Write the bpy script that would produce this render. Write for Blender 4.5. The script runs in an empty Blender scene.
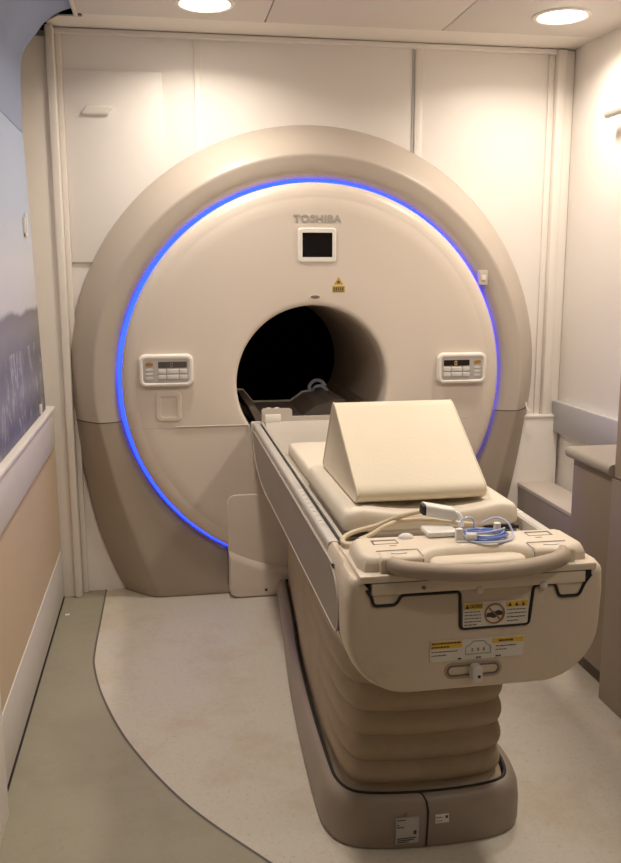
import bpy, bmesh, math, random
from mathutils import Vector, Matrix
random.seed(4)
C = bpy.context.scene.collection
PI = math.pi
ZC = 0.935            # height of the scanner's centre

# ------------------------------------------------------------------ materials
def mat(name, col, rough=.5, var=.05, scale=6.0, bump=0.0, bscale=200.0, emit=None, estr=0, metal=0.0, trans=0.0, dirt=None, spec=.5, coat=0.0):
    m = bpy.data.materials.new(name); m.use_nodes = True
    nt = m.node_tree; N = nt.nodes; L = nt.links
    b = N['Principled BSDF']
    b.inputs['Roughness'].default_value = rough
    b.inputs['Metallic'].default_value = metal
    b.inputs['Specular IOR Level'].default_value = spec
    b.inputs['Coat Weight'].default_value = coat
    if trans: b.inputs['Transmission Weight'].default_value = trans
    tc = N.new('ShaderNodeTexCoord')
    no = N.new('ShaderNodeTexNoise'); no.inputs['Scale'].default_value = scale; no.inputs['Detail'].default_value = 6
    L.new(tc.outputs['Object'], no.inputs['Vector'])
    mx = N.new('ShaderNodeMix'); mx.data_type = 'RGBA'
    mx.inputs[6].default_value = (*[max(0, c*(1-var)) for c in col], 1)
    mx.inputs[7].default_value = (*[min(1, c*(1+var)) for c in col], 1)
    L.new(no.outputs['Fac'], mx.inputs[0])
    out = mx.outputs[2]
    if dirt:
        n2 = N.new('ShaderNodeTexNoise'); n2.inputs['Scale'].default_value = dirt[1]; n2.inputs['Detail'].default_value = 8
        n2.inputs['Roughness'].default_value = .7
        L.new(tc.outputs['Object'], n2.inputs['Vector'])
        rp = N.new('ShaderNodeValToRGB'); rp.color_ramp.elements[0].position = dirt[2]; rp.color_ramp.elements[1].position = dirt[3]
        L.new(n2.outputs['Fac'], rp.inputs['Fac'])
        m2 = N.new('ShaderNodeMix'); m2.data_type = 'RGBA'; m2.inputs[7].default_value = (*dirt[0], 1)
        L.new(rp.outputs['Color'], m2.inputs[0]); L.new(out, m2.inputs[6]); out = m2.outputs[2]
    L.new(out, b.inputs['Base Color'])
    if bump:
        n3 = N.new('ShaderNodeTexNoise'); n3.inputs['Scale'].default_value = bscale
        L.new(tc.outputs['Object'], n3.inputs['Vector'])
        bp = N.new('ShaderNodeBump'); bp.inputs['Strength'].default_value = bump; bp.inputs['Distance'].default_value = .002
        L.new(n3.outputs['Fac'], bp.inputs['Height']); L.new(bp.outputs['Normal'], b.inputs['Normal'])
    if emit:
        b.inputs['Emission Color'].default_value = (*emit, 1); b.inputs['Emission Strength'].default_value = estr
    return m

M = {}
M['wall'] = mat('wall white laminate', (.86, .81, .755), .45, .03, 3)
M['trim'] = mat('trim cream', (.83, .775, .71), .45, .03, 3)
M['ceiling'] = mat('ceiling tile', (.66, .61, .56), .7, .03, 5)
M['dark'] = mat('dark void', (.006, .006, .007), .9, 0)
M['black'] = mat('black rubber', (.012, .012, .012), .6, 0)
M['tan'] = mat('tan wall board', (.60, .47, .33), .6, .05, 4)
M['rail'] = mat('pale grey rail', (.66, .62, .58), .5, .04, 4)
M['face'] = mat('scanner cover', (.73, .64, .55), .34, .02, 2, spec=.4)
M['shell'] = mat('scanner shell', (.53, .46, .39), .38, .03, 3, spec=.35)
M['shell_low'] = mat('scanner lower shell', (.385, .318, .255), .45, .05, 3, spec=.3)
M['bore'] = mat('bore lining', (.66, .55, .44), .33, .04, 3)
M['bed'] = mat('bore bed', (.17, .14, .115), .4, .08, 5)
M['panel'] = mat('panel white', (.86, .81, .74), .35, .01, 3)
M['key'] = mat('panel key', (.70, .67, .63), .5, .01)
M['pad_grey'] = mat('panel keypad', (.50, .47, .44), .4, .02)
M['lcd'] = mat('dark display', (.02, .014, .01), .15, 0)
M['lcd_glare'] = mat('display with painted glare', (.10, .09, .08), .2, 0)  # dark display with reflected glare put into its colour
M['amber'] = mat('amber digit', (.5, .3, .1), .5, 0, emit=(1, .55, .2), estr=.5)
M['orange'] = mat('orange button', (.42, .20, .03), .35, 0)
M['screen'] = mat('black screen', (.008, .007, .007), .2, .3, 60)
M['logo'] = mat('grey lettering', (.42, .385, .36), .4, 0)
M['yellow'] = mat('yellow label', (.75, .50, .05), .5, .03)
M['warn'] = mat('amber warning label', (.55, .36, .04), .5, .05)
M['paper'] = mat('white label', (.74, .70, .63), .5, .02)
M['greylabel'] = mat('grey label', (.46, .44, .41), .45, .04, 30)
M['ink'] = mat('label ink', (.05, .04, .035), .6, 0)
M['inkgrey'] = mat('label grey ink', (.33, .30, .27), .6, 0)
M['sign'] = mat('sign ring', (.36, .16, .03), .5, 0)
M['couch'] = mat('couch plastic', (.69, .585, .46), .38, .04, 4, spec=.4, dirt=((.42, .34, .26), 5, .56, .95))
M['console'] = mat('console plastic', (.73, .635, .51), .4, .03, 4, spec=.4)
M['handle'] = mat('worn grip', (.42, .335, .255), .55, .12, 14)
M['couch_rail'] = mat('aluminium rail', (.62, .585, .55), .36, .04, 8, metal=.15)
M['insert'] = mat('grey side panel', (.33, .285, .245), .5, .05, 4)
M['tray'] = mat('tray plastic', (.54, .49, .43), .35, .03, 4)
M['bellows'] = mat('bellows vinyl', (.40, .31, .215), .5, .06, 5, dirt=((.27, .19, .12), 4, .5, .9))
M['base'] = mat('couch base plastic', (.29, .235, .19), .42, .05, 5, dirt=((.20, .15, .115), 7, .55, .95))
M['mattress'] = mat('mattress vinyl', (.76, .685, .57), .5, .03, 6, bump=.15, bscale=120)
M['wedge'] = mat('wedge vinyl', (.74, .65, .50), .45, .04, 5, bump=.25, bscale=160, dirt=((.55, .43, .28), 9, .64, .85))
M['hose'] = mat('tan hose', (.62, .52, .36), .5, .05, 20)
M['plug'] = mat('white connector', (.78, .75, .70), .4, .02)
M['bluetube'] = mat('blue tubing', (.20, .30, .70), .2, .1, 40, spec=.7)
M['cleartube'] = mat('clear tubing', (.55, .60, .78), .15, .1, 40, spec=.8)
M['bench'] = mat('bench grey brown', (.30, .255, .225), .5, .05, 4)
M['benchtop'] = mat('bench top', (.60, .53, .46), .45, .05, 4)
M['band'] = mat('grey wall band', (.50, .485, .49), .5, .03, 4)
M['cab'] = mat('taupe cabinet', (.315, .25, .185), .5, .06, 3)
M['cabtall'] = mat('tall cabinet', (.46, .375, .29), .5, .05, 3)
M['counter'] = mat('counter laminate', (.43, .38, .325), .4, .08, 60)
M['toe'] = mat('toe kick', (.14, .11, .085), .6, .05)
M['metal'] = mat('dull metal', (.5, .49, .47), .35, 0, metal=.6)
M['glow'] = mat('blue light strip', (.05, .15, .9), .4, 0, emit=(.006, .019, 1.0), estr=8)
M['lamp'] = mat('lamp diffuser', (1, .95, .88), .5, 0, emit=(1, .9, .76), estr=14)
M['cream_floor'] = mat('cream speckled vinyl', (.62, .575, .49), .5, .06, 60, dirt=((.50, .36, .21), 2.6, .48, .82))
M['green_floor'] = mat('olive vinyl', (.345, .315, .235), .5, .05, 14, dirt=((.28, .25, .18), 5, .5, .9))
M['seam'] = mat('floor seam', (.13, .115, .10), .6, 0)

def speckle(m, amount, scale, col):
    nt = m.node_tree; N = nt.nodes; L = nt.links; b = N['Principled BSDF']
    src = b.inputs['Base Color'].links[0].from_socket
    tc = N.new('ShaderNodeTexCoord'); n = N.new('ShaderNodeTexNoise'); n.inputs['Scale'].default_value = scale; n.inputs['Detail'].default_value = 3
    L.new(tc.outputs['Object'], n.inputs['Vector'])
    r = N.new('ShaderNodeValToRGB'); r.color_ramp.elements[0].position = .60; r.color_ramp.elements[1].position = .68
    r.color_ramp.elements[1].color = (amount, amount, amount, 1)
    L.new(n.outputs['Fac'], r.inputs['Fac'])
    x = N.new('ShaderNodeMix'); x.data_type = 'RGBA'; x.inputs[7].default_value = (*col, 1)
    L.new(r.outputs['Color'], x.inputs[0]); L.new(src, x.inputs[6]); L.new(x.outputs[2], b.inputs['Base Color'])
speckle(M['cream_floor'], .45, 90, (.44, .37, .30))
speckle(M['green_floor'], .30, 100, (.24, .21, .15))

def mural_material():
    # printed seascape: blue sky with soft cloud, grey cliff, pale grass streaks and dark water
    m = bpy.data.materials.new('seascape print'); m.use_nodes = True
    nt = m.node_tree; N = nt.nodes; L = nt.links; b = N['Principled BSDF']
    b.inputs['Roughness'].default_value = .45
    tc = N.new('ShaderNodeTexCoord'); sp = N.new('ShaderNodeSeparateXYZ'); L.new(tc.outputs['Object'], sp.inputs[0])
    n1 = N.new('ShaderNodeTexNoise'); n1.inputs['Scale'].default_value = 3.2; n1.inputs['Detail'].default_value = 8
    L.new(tc.outputs['Object'], n1.inputs['Vector'])
    mp = N.new('ShaderNodeMapping'); mp.inputs['Scale'].default_value = (1, 11, 5); L.new(tc.outputs['Object'], mp.inputs[0])
    n2 = N.new('ShaderNodeTexNoise'); n2.inputs['Scale'].default_value = 1.6; n2.inputs['Detail'].default_value = 9; n2.inputs['Roughness'].default_value = .7; n2.inputs['Distortion'].default_value = .6; L.new(mp.outputs[0], n2.inputs['Vector'])
    def math_(op, a, c):
        x = N.new('ShaderNodeMath'); x.operation = op
        for i, v in enumerate((a, c)):
            if isinstance(v, float): x.inputs[i].default_value = v
            else: L.new(v, x.inputs[i])
        return x.outputs[0]
    wob = math_('MULTIPLY', math_('SUBTRACT', n1.outputs['Fac'], .5), .07)
    zz = math_('ADD', sp.outputs['Z'], wob)
    t = math_('DIVIDE', math_('SUBTRACT', zz, .80), 1.70)
    r = N.new('ShaderNodeValToRGB'); e = r.color_ramp.elements
    e[0].position = 0; e[0].color = (.10, .11, .15, 1); e[1].position = 1; e[1].color = (.30, .36, .52, 1)
    for p, c in ((.06, (.12, .125, .15)), (.11, (.25, .25, .27)), (.17, (.16, .16, .175)), (.23, (.27, .265, .275)), (.262, (.23, .225, .235)), (.272, (.62, .62, .66)), (.36, (.64, .66, .72)), (.48, (.46, .54, .70)), (.66, (.38, .47, .66))):
        k = e.new(p); k.color = (*c, 1)
    L.new(t, r.inputs['Fac'])
    # pale vertical streaks only in the low part of the print
    low = math_('LESS_THAN', zz, 1.13)
    st = N.new('ShaderNodeValToRGB'); st.color_ramp.elements[0].position = .52; st.color_ramp.elements[1].position = .66
    L.new(n2.outputs['Fac'], st.inputs['Fac'])
    f = math_('MULTIPLY', st.outputs['Color'], low)
    mx = N.new('ShaderNodeMix'); mx.data_type = 'RGBA'; mx.inputs[7].default_value = (.50, .50, .52, 1)
    L.new(f, mx.inputs[0]); L.new(r.outputs['Color'], mx.inputs[6])
    L.new(mx.outputs[2], b.inputs['Base Color'])
    return m
M['mural'] = mural_material()
M['cove'] = mat('printed sky', (.27, .33, .50), .5, .12, 3)

# ------------------------------------------------------------------ helpers
def finish(bm, ang=32):
    bmesh.ops.remove_doubles(bm, verts=bm.verts, dist=1e-5)
    bmesh.ops.recalc_face_normals(bm, faces=bm.faces)

def obj(name, bm, m, root=None, parent=None, smooth=True, ang=32, kind=None, keepnormals=False, label=None):
    """link bm as one mesh object; root = the thing's Empty; parent = a part when this is a sub-part"""
    bmesh.ops.remove_doubles(bm, verts=bm.verts, dist=1e-5)
    if not keepnormals: bmesh.ops.recalc_face_normals(bm, faces=bm.faces)
    off = root.location.copy() if root else Vector((0, 0, 0))
    if root is None and kind is None:
        xs = [v.co.x for v in bm.verts]; ys = [v.co.y for v in bm.verts]; zs = [v.co.z for v in bm.verts]
        off = Vector(((min(xs)+max(xs))/2, (min(ys)+max(ys))/2, min(zs)))
    bmesh.ops.translate(bm, verts=bm.verts, vec=-off)
    me = bpy.data.meshes.new(name); bm.to_mesh(me); bm.free()
    for x in (m if isinstance(m, (list, tuple)) else [m]): me.materials.append(M[x])
    if smooth:
        me.shade_smooth(); me.set_sharp_from_angle(angle=math.radians(ang))
    o = bpy.data.objects.new(name, me); C.objects.link(o)
    if root is None: o.location = off
    else: o.parent = parent or root
    if kind: o['kind'] = kind
    if label: o['label'] = label
    return o

def thing(name, label, cat, loc, group=None):
    o = bpy.data.objects.new(name, None); C.objects.link(o); o.location = loc
    o.empty_display_size = .1; o['label'] = label; o['category'] = cat
    if group: o['group'] = group
    return o
def tag(o, label, cat, group=None):
    o['label'] = label; o['category'] = cat
    if group: o['group'] = group
    return o

def box(bm, x0, x1, y0, y1, z0, z1, bev=0.0, seg=2):
    r = bmesh.ops.create_cube(bm, size=1)
    vs = r['verts']
    for v in vs:
        v.co = Vector(((x0+x1)/2+v.co.x*abs(x1-x0), (y0+y1)/2+v.co.y*abs(y1-y0), (z0+z1)/2+v.co.z*abs(z1-z0)))
    if bev:
        es = list({e for v in vs for e in v.link_edges})
        bmesh.ops.bevel(bm, geom=es, offset=bev, segments=seg, profile=.5, affect='EDGES', clamp_overlap=True)
    return bm
def B(*a, **k): return box(bmesh.new(), *a, **k)

def tube(bm, pts, r, n=10, close=False, cap=True):
    pts = [Vector(p) for p in pts]; rings = []
    N_ = len(pts); up = None
    for i, p in enumerate(pts):
        if close: t = pts[(i+1) % N_]-pts[i-1]
        else: t = pts[min(i+1, N_-1)]-pts[max(i-1, 0)]
        t.normalize()
        if up is None:
            up = Vector((0, 0, 1)) if abs(t.z) < .9 else Vector((1, 0, 0))
        s = t.cross(up)
        if s.length < 1e-6: s = t.cross(Vector((0, 1, 0)))
        s.normalize(); u = s.cross(t).normalized(); up = u
        rr = r(i/(N_-1)) if callable(r) else r
        rings.append([bm.verts.new(p+rr*(math.cos(2*PI*k/n)*s+math.sin(2*PI*k/n)*u)) for k in range(n)])
    for i in range(N_ if close else N_-1):
        a, b2 = rings[i], rings[(i+1) % N_]
        for k in range(n): bm.faces.new((a[k], a[(k+1) % n], b2[(k+1) % n], b2[k]))
    if cap and not close:
        bm.faces.new(rings[0]); bm.faces.new(rings[-1])
    return bm
def smoothpts(pts, k=6, close=False):
    P = [Vector(p) for p in pts]; n = len(P); out = []
    for i in range(n if close else n-1):
        if close: a, b, c, d = P[i-1], P[i], P[(i+1) % n], P[(i+2) % n]
        else: a, b, c, d = P[max(i-1, 0)], P[i], P[i+1], P[min(i+2, n-1)]
        for j in range(k):
            t = j/k
            out.append(.5*((2*b)+(c-a)*t+(2*a-5*b+4*c-d)*t*t+(3*b-a-3*c+d)*t**3))
    if not close: out.append(P[-1])
    return out

def loft(bm, rings, cap0=True, cap1=True, close=True):
    R_ = [[bm.verts.new(p) for p in r] for r in rings]
    n = len(R_[0])
    for i in range(len(R_)-1):
        for k in range(n if close else n-1):
            bm.faces.new((R_[i][k], R_[i][(k+1) % n], R_[i+1][(k+1) % n], R_[i+1][k]))
    if cap0: bm.faces.new(R_[0])
    if cap1: bm.faces.new(R_[-1])
    return bm
def rrect(cx, cz, w, h, r, n=5):
    out = []
    for sx, sz, a0 in ((1, 1, 0), (-1, 1, 90), (-1, -1, 180), (1, -1, 270)):
        for k in range(n+1):
            a = math.radians(a0+90*k/n)
            out.append((cx+sx*(w/2-r)+r*math.cos(a), cz+sz*(h/2-r)+r*math.sin(a)))
    return out
def plate(bm, pts, y_back, y_front, bev=0.0):
    """outline in x-z extruded along y, with a rounded front edge (front = towards -y)"""
    cx = sum(p[0] for p in pts)/len(pts); cz = sum(p[1] for p in pts)/len(pts)
    xs = [p[0] for p in pts]; zs = [p[1] for p in pts]
    w = max(xs)-min(xs); h = max(zs)-min(zs)
    def ins(d): return [(cx+(x-cx)*(1-2*d/w), cz+(z-cz)*(1-2*d/h)) for x, z in pts]
    rings = [[(x, y_back, z) for x, z in pts]]
    if bev:
        for a in (0, 30, 60, 90):
            a = math.radians(a); d = bev*(1-math.cos(a)); y = y_front+bev*(1-math.sin(a))
            rings.append([(x, y, z) for x, z in ins(d)])
    else: rings.append([(x, y_front, z) for x, z in pts])
    return loft(bm, rings)
def inset_poly(pts, d):
    """inset a closed counter-clockwise or clockwise outline by d (vertex normals)"""
    n = len(pts); area = sum(pts[i][0]*pts[(i+1) % n][1]-pts[(i+1) % n][0]*pts[i][1] for i in range(n))
    s = 1 if area > 0 else -1; out = []
    for i in range(n):
        a, b, c = Vector(pts[i-1]), Vector(pts[i]), Vector(pts[(i+1) % n])
        e1 = (b-a).normalized(); e2 = (c-b).normalized()
        n1 = Vector((-e1.y, e1.x))*s; n2 = Vector((-e2.y, e2.x))*s
        nn = (n1+n2); nn.normalize(); k = max(.5, nn.dot(n1))
        out.append(tuple(b+nn*(d/k)))
    return out
def disc(bm, cx, cz, r, y0, y1, n=20, rx=None):
    pts = [(cx+(rx or r)*math.cos(2*PI*k/n), cz+r*math.sin(2*PI*k/n)) for k in range(n)]
    return loft(bm, [[(x, y0, z) for x, z in pts], [(x, y1, z) for x, z in pts]])

# ------------------------------------------------------------------ the room
XL, XR, YB, YF, ZT = -1.10, 1.17, .14, -4.7, 2.33
edge = [(-.925, .14), (-.928, -.25), (-.93, -.48), (-.922, -.64), (-.873, -.89), (-.779, -1.186), (-.626, -1.503), (-.43, -1.78), (-.2, -2.08), (.0, -2.5), (.08, -3.2), (.08, YF)]
ed = [(v.x, v.y) for v in smoothpts([(x, y, 0) for x, y in edge], 8)]
bm = bmesh.new()
def ngon_strip(bm, side_x, mi):
    prev = None
    for x, y in ed:
        a = bm.verts.new((x, y, 0)); b = bm.verts.new((side_x, y, 0))
        if prev:
            f = bm.faces.new((prev[0], prev[1], b, a)); f.material_index = mi
        prev = (a, b)
ngon_strip(bm, XR, 0); ngon_strip(bm, XL-.08, 1)
w = .0035; prev = None
for i, (x, y) in enumerate(ed):
    j = min(i+1, len(ed)-1); k = max(i-1, 0)
    t = Vector((ed[j][0]-ed[k][0], ed[j][1]-ed[k][1])).normalized(); nx, ny = -t.y, t.x
    a = bm.verts.new((x+nx*w, y+ny*w, .0008)); b = bm.verts.new((x-nx*w, y-ny*w, .0008))
    if prev:
        f = bm.faces.new((prev[0], prev[1], b, a)); f.material_index = 2
    prev = (a, b)
ret = bmesh.ops.recalc_face_normals(bm, faces=bm.faces)
for f in bm.faces:
    if f.normal.z < 0: f.normal_flip()
obj('floor', bm, ['cream_floor', 'green_floor', 'seam'], kind='structure', smooth=False, keepnormals=True)

# back wall with the opening the scanner stands in
bm = bmesh.new()
n = 64; x0, x1, z0, z1 = -1.2, 1.2, 0.0, 2.45; rh = .78
for y in (YB, YB+.03):
    pass
rows = []
angs = sorted([2*PI*k/n for k in range(n)]+[math.atan2(zz-ZC, xx) % (2*PI) for xx in (x0, x1) for zz in (z0, z1)])
for y in (YB, YB+.03):
    inner, outer = [], []
    for a in angs:
        c, s = math.cos(a), math.sin(a)
        t = min([q for q in ((x1/c if c > 1e-9 else 9e9), (x0/c if c < -1e-9 else 9e9), ((z1-ZC)/s if s > 1e-9 else 9e9), ((z0-ZC)/s if s < -1e-9 else 9e9))])
        inner.append((rh*c, y, ZC+rh*s)); outer.append((t*c, y, ZC+t*s))
    rows.append((inner, outer))
loft(bm, [rows[0][1], rows[0][0], rows[1][0], rows[1][1], rows[0][1]], False, False)
obj('wall_back', bm, 'wall', kind='structure', smooth=False)

def struct(name, bm, m, **k): return obj(name, bm, m, kind='structure', **k)
# battens, posts, header of the back wall
k = 1
def trim(bm, m='trim'):
    global k
    o = struct('trim_%d' % k, bm, m); k += 1; return o
trim(B(-.482, -.451, YB-.008, YB, .3, 2.315, bev=.003))
trim(B(.441, .449, YB-.004, YB, .3, 2.315, bev=.001), 'band')
trim(B(.452, .487, YB-.009, YB, .3, 2.315, bev=.003))
trim(B(-1.165, -1.052, .075, YB, .0, 2.29, bev=.005))
trim(B(-1.2, -.905, .128, YB-.001, 2.325, 2.449), 'dark')  # dark sheet standing in for the unlit gap behind the cove
trim(B(-1.052, -1.022, .06, YB, .0, 2.33, bev=.006))
trim(B(-1.022, -1.000, .115, YB, .0, 2.315, bev=.004))
trim(B(1.083, 1.122, .10, YB, .0, 2.33, bev=.006))
trim(B(1.055, 1.083, .128, YB, .0, 2.315, bev=.004))
trim(B(1.122, 1.168, .118, YB, .0, 2.33, bev=.004))
sp0 = [(-1.045, YB), (-1.045, .06), (-.99, -.03), (-.90, -.035), (-.90, -.076), (1.168, -.076), (1.168, YB)]; bm = loft(bmesh.new(), [[(x, y, z) for x, y in sp0] for z in (2.336, 2.342)]); box(bm, -1.06, 1.13, .112, YB, 2.313, 2.333, bev=.004)
trim(bm)
# lower panel of the back wall at the right, with a thin ledge
bm = B(.88, 1.158, .088, YB-.001, .0, .722, bev=.003); box(bm, .88, 1.160, .083, YB-.001, .722, .734, bev=.003)
trim(bm, 'wall')
# access hatch, upper left
bm = plate(bmesh.new(), [(-1.0, 1.428), (-.608, 1.428), (-.612, 2.182), (-1.0, 2.182)], YB-.001, YB-.012, .004)
door = struct('door_1', bm, 'wall')
bm = bmesh.new()
pts = [(-.932, 2.012), (-.828, 2.012), (-.806, 2.045), (-.91, 2.045)]
plate(bm, pts, YB-.012, YB-.030, .004)
h = obj('door_handle', bm, 'panel', smooth=True); h.location = Vector((0, 0, 0)) + h.location; h.parent = door; h['kind'] = 'structure'
bm = bmesh.new(); pts2 = [(-.918, 2.018), (-.834, 2.018), (-.82, 2.038), (-.904, 2.038)]
plate(bm, pts2, YB-.030, YB-.0315)
h2 = obj('handle_recess', bm, 'trim', smooth=False); h2.location = h2.location-h.location; h2.parent = h; h2['kind'] = 'structure'

# left wall: skirting, tan board, rail, printed mural, cove
struct('wall_left', B(XL-.09, XL-.07, YF, YB, 0, 2.45), 'wall', smooth=False)
struct('trim_20', B(XL-.07, XL-.004, YF, .07, .20, .70), 'tan', smooth=False)
struct('baseboard_left', B(XL-.06, XL, -1.46, .072, .008, .215, bev=.004), 'rail')
struct('baseboard_shade', B(XL-.06, XL+.003, -1.46, .07, 0.0, .006), 'black', smooth=False)  # black strip painted in for the shadow gap under the skirting
struct('trim_21', B(XL-.06, XL+.012, YF, -.03, .692, .842, bev=.005), 'rail')
struct('trim_22', B(XL-.06, XL+.020, YF, -.03, .842, .858, bev=.005), 'trim')
prof = [(-1.104, .86), (-1.128, 1.895)]
bm = bmesh.new(); loft(bm, [[(x, y, z) for x, z in prof]+[(x-.02, y, z) for x, z in reversed(prof)] for y in (YF, -.13)])
struct('trim_23', bm, 'mural', smooth=False)
cv = [(v.x, v.z) for v in smoothpts([(-1.126, 0, 1.893), (-1.124, 0, 2.0), (-1.118, 0, 2.123), (-1.102, 0, 2.18), (-1.064, 0, 2.232), (-1.02, 0, 2.285), (-.968, 0, 2.318), (-.928, 0, 2.332)], 5)]
bm = bmesh.new(); loft(bm, [[(x, y, z) for x, z in cv]+[(x-.012, y, z+.006) for x, z in reversed(cv)] for y in (YF, -.15)])
struct('trim_24', bm, 'cove')
struct('trim_25', B(-1.12, -1.076, -1.95, -1.475, 0, .86, bev=.004), 'trim')

# ceiling: three runs of tiles above the room
struct('ceiling', B(-1.2, 1.25, YF, .2, 2.45, 2.47), 'dark', smooth=False)
for i, (a, b) in enumerate(((-.92, -.217), (-.213, .493), (.497, 1.198))):
    bm = B(a, b, YF, -.09, ZT, ZT+.018, bev=.003)
    if i == 0:
        box(bm, a-.006, a+.008, YF, -.09, ZT-.016, ZT+.02, bev=.004)
    struct('ceiling.%03d' % (i+1), bm, 'ceiling')
struct('trim_26', B(-.93, 1.2, -.088, -.078, ZT+.004, ZT+.03), 'seam', smooth=False)  # dark strip standing in for the shadow line along the tile edge

# right wall, bands
struct('wall_right', B(XR, XR+.03, YF, YB, 0, 2.45), 'wall', smooth=False)
bm = B(XR-.035, XR, -.88, .115, .655, .800, bev=.006)
struct('trim_27', bm, 'band')
# wall behind the camera
struct('wall_front', B(-1.2, 1.2, YF-.02, YF, 0, 2.45), 'cab', smooth=False)
# unlit room behind the bore, its darkness put into the black material
bm = bmesh.new()
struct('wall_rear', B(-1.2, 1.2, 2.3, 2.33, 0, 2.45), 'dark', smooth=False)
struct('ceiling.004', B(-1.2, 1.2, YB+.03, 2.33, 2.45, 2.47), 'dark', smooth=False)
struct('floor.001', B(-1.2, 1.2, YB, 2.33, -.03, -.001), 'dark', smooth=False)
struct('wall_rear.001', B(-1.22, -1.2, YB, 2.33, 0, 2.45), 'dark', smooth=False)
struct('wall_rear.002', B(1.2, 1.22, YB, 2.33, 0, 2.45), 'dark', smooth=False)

# ------------------------------------------------------------------ MRI scanner
sc = thing('mri_scanner', 'large round beige MRI scanner with a glowing blue ring and an open dark bore', 'scanner', (0, .05, 0))
SEAM = .775
OL = [(-1.022, .78), (-1.003, .60), (-.955, .33), (-.897, .136), (-.84, .004)]
CL = [(-.917, .78), (-.898, .69), (-.838, .43), (-.735, .11), (-.69, .004)]
def sampl(lst, n):
    P = smoothpts([(x, 0, z) for x, z in lst], 12); d = [0]
    for i in range(1, len(P)): d.append(d[-1]+(P[i]-P[i-1]).length)
    out = []
    for j in range(n+1):
        t = d[-1]*j/n; i = max(1, next((q for q in range(len(d)) if d[q] >= t-1e-9), len(d)-1))
        u = (t-d[i-1])/(d[i]-d[i-1]); v = P[i-1].lerp(P[i], u); out.append((v.x, v.z))
    return out
O, K = [], []
nu = 72
aO = math.atan2(.78-(ZC+.015), 1.022); aC = math.atan2(.78-ZC, .917)
for i in range(nu+1):
    t = i/nu
    a = aO+(PI-2*aO)*t; O.append((1.035*math.cos(a), ZC+.015+1.044*math.sin(a)))
    a = aC+(PI-2*aC)*t; K.append((.93*math.cos(a), ZC+.93*math.sin(a)))
ls, cs = sampl(OL, 16), sampl(CL, 16)
O += ls[1:]; K += cs[1:]
nf = 24
for i in range(1, nf):
    t = i/nf; O.append((-.84+1.68*t, .004)); K.append((-.69+1.38*t, .004))
O += [(-x, z) for x, z in reversed(ls)][:-1]; K += [(-x, z) for x, z in reversed(cs)][:-1]
def shell_rings():
    rings = [[] for _ in range(17)]
    for (ox, oz), (kx, kz) in zip(O, K):
        a = math.atan2(kz-ZC, kx); gx, gz = .834*math.cos(a), ZC+.834*math.sin(a)
        j = 0
        rings[j].append((ox, YB-.001, oz)); j += 1
        for t in (0, .12, .3, .5, .7, .85, .95):
            # convex bevel from the outer rim to the crease
            y = .128*(1-t)**1.25
            rings[j].append((ox+(kx-ox)*t, y-.004*math.sin(PI*t), oz+(kz-oz)*t)); j += 1
        for t, y in ((0, -.0025), (.06, -.0045), (.15, -.003), (.4, .002), (.66, .007), (.82, .016), (1, .040)):
            rings[j].append((kx+(gx-kx)*t, y, kz+(gz-kz)*t)); j += 1
        rings[j].append((gx, .07, gz)); j += 1
        rings[j].append((gx*.97, .072, ZC+(gz-ZC)*.97)); j += 1
    return rings
def split(bm, z, keep_upper):
    bmesh.ops.remove_doubles(bm, verts=bm.verts, dist=1e-5)
    bmesh.ops.bisect_plane(bm, geom=list(bm.verts)+list(bm.edges)+list(bm.faces), plane_co=(0, 0, z), plane_no=(0, 0, 1), clear_inner=keep_upper, clear_outer=not keep_upper)
    return bm
def full_shell(): return loft(bmesh.new(), shell_rings(), False, False)
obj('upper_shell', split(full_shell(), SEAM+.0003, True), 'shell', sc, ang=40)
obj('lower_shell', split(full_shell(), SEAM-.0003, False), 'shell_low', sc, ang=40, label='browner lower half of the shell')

for s in (-1, 1):
    ox, kx, gx = 1.0215, .9168, .8185; pts = []
    for t in (0, .12, .3, .5, .7, .85, .95): pts.append((s*(ox+(kx-ox)*t), .128*(1-t)**1.25-.004*math.sin(PI*t), SEAM))
    for t, y in ((0, -.0025), (.06, -.0045), (.15, -.003), (.4, .002), (.66, .007), (.82, .016), (.95, .034)): pts.append((s*(kx+(gx-kx)*t), y, SEAM))
    bm = bmesh.new(); tube(bm, pts, .0017, 6); obj('shell_seam', bm, 'black', sc)
# blue light ring in the groove
bm = bmesh.new(); rings = [[], [], [], []]
for i in range(160):
    a = 2*PI*i/160
    for q, (r, y) in enumerate(((.814, .056), (.8345, .056), (.8345, .068), (.814, .068))):
        rings[q].append((r*math.cos(a), y, ZC+r*math.sin(a)))
loft(bm, rings+[rings[0]], False, False)
obj('light_ring', bm, 'glow', sc, ang=60, label='glowing blue light ring')

# front cover: disc with a rolled rim and a flared bore mouth
RB = .323; CX = -.02
FP = [(.816, .055), (.816, .014), (.814, -.002), (.806, -.014), (.794, -.024), (.778, -.030), (.758, -.0332), (.751, -.0334), (.748, -.0345), (.70, -.036), (.6, -.037), (.5, -.038), (.42, -.038), (.345, -.038), (.334, -.0368), (.327, -.032), (.3235, -.024), (RB, .01), (RB, .09)]
def face_rings():
    out = []
    for r, y in FP:
        cx = CX*min(1, max(0, (.80-r)/.44)); cz = -.008*min(1, max(0, (.80-r)/.44))
        out.append([(cx+r*math.cos(2*PI*i/144), y, ZC+cz+r*math.sin(2*PI*i/144)) for i in range(144)])
    return out
FS = .752
obj('front_cover', split(loft(bmesh.new(), face_rings(), False, False), FS+.0002, True), 'face', sc, ang=40)
lowf = split(loft(bmesh.new(), face_rings(), False, False), FS-.0002, False)
for v in lowf.verts:
    if v.co.y < -.02 and abs(v.co.x) < .62: v.co.y += .004
obj('lower_front_cover', lowf, 'face', sc, ang=40)
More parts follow.
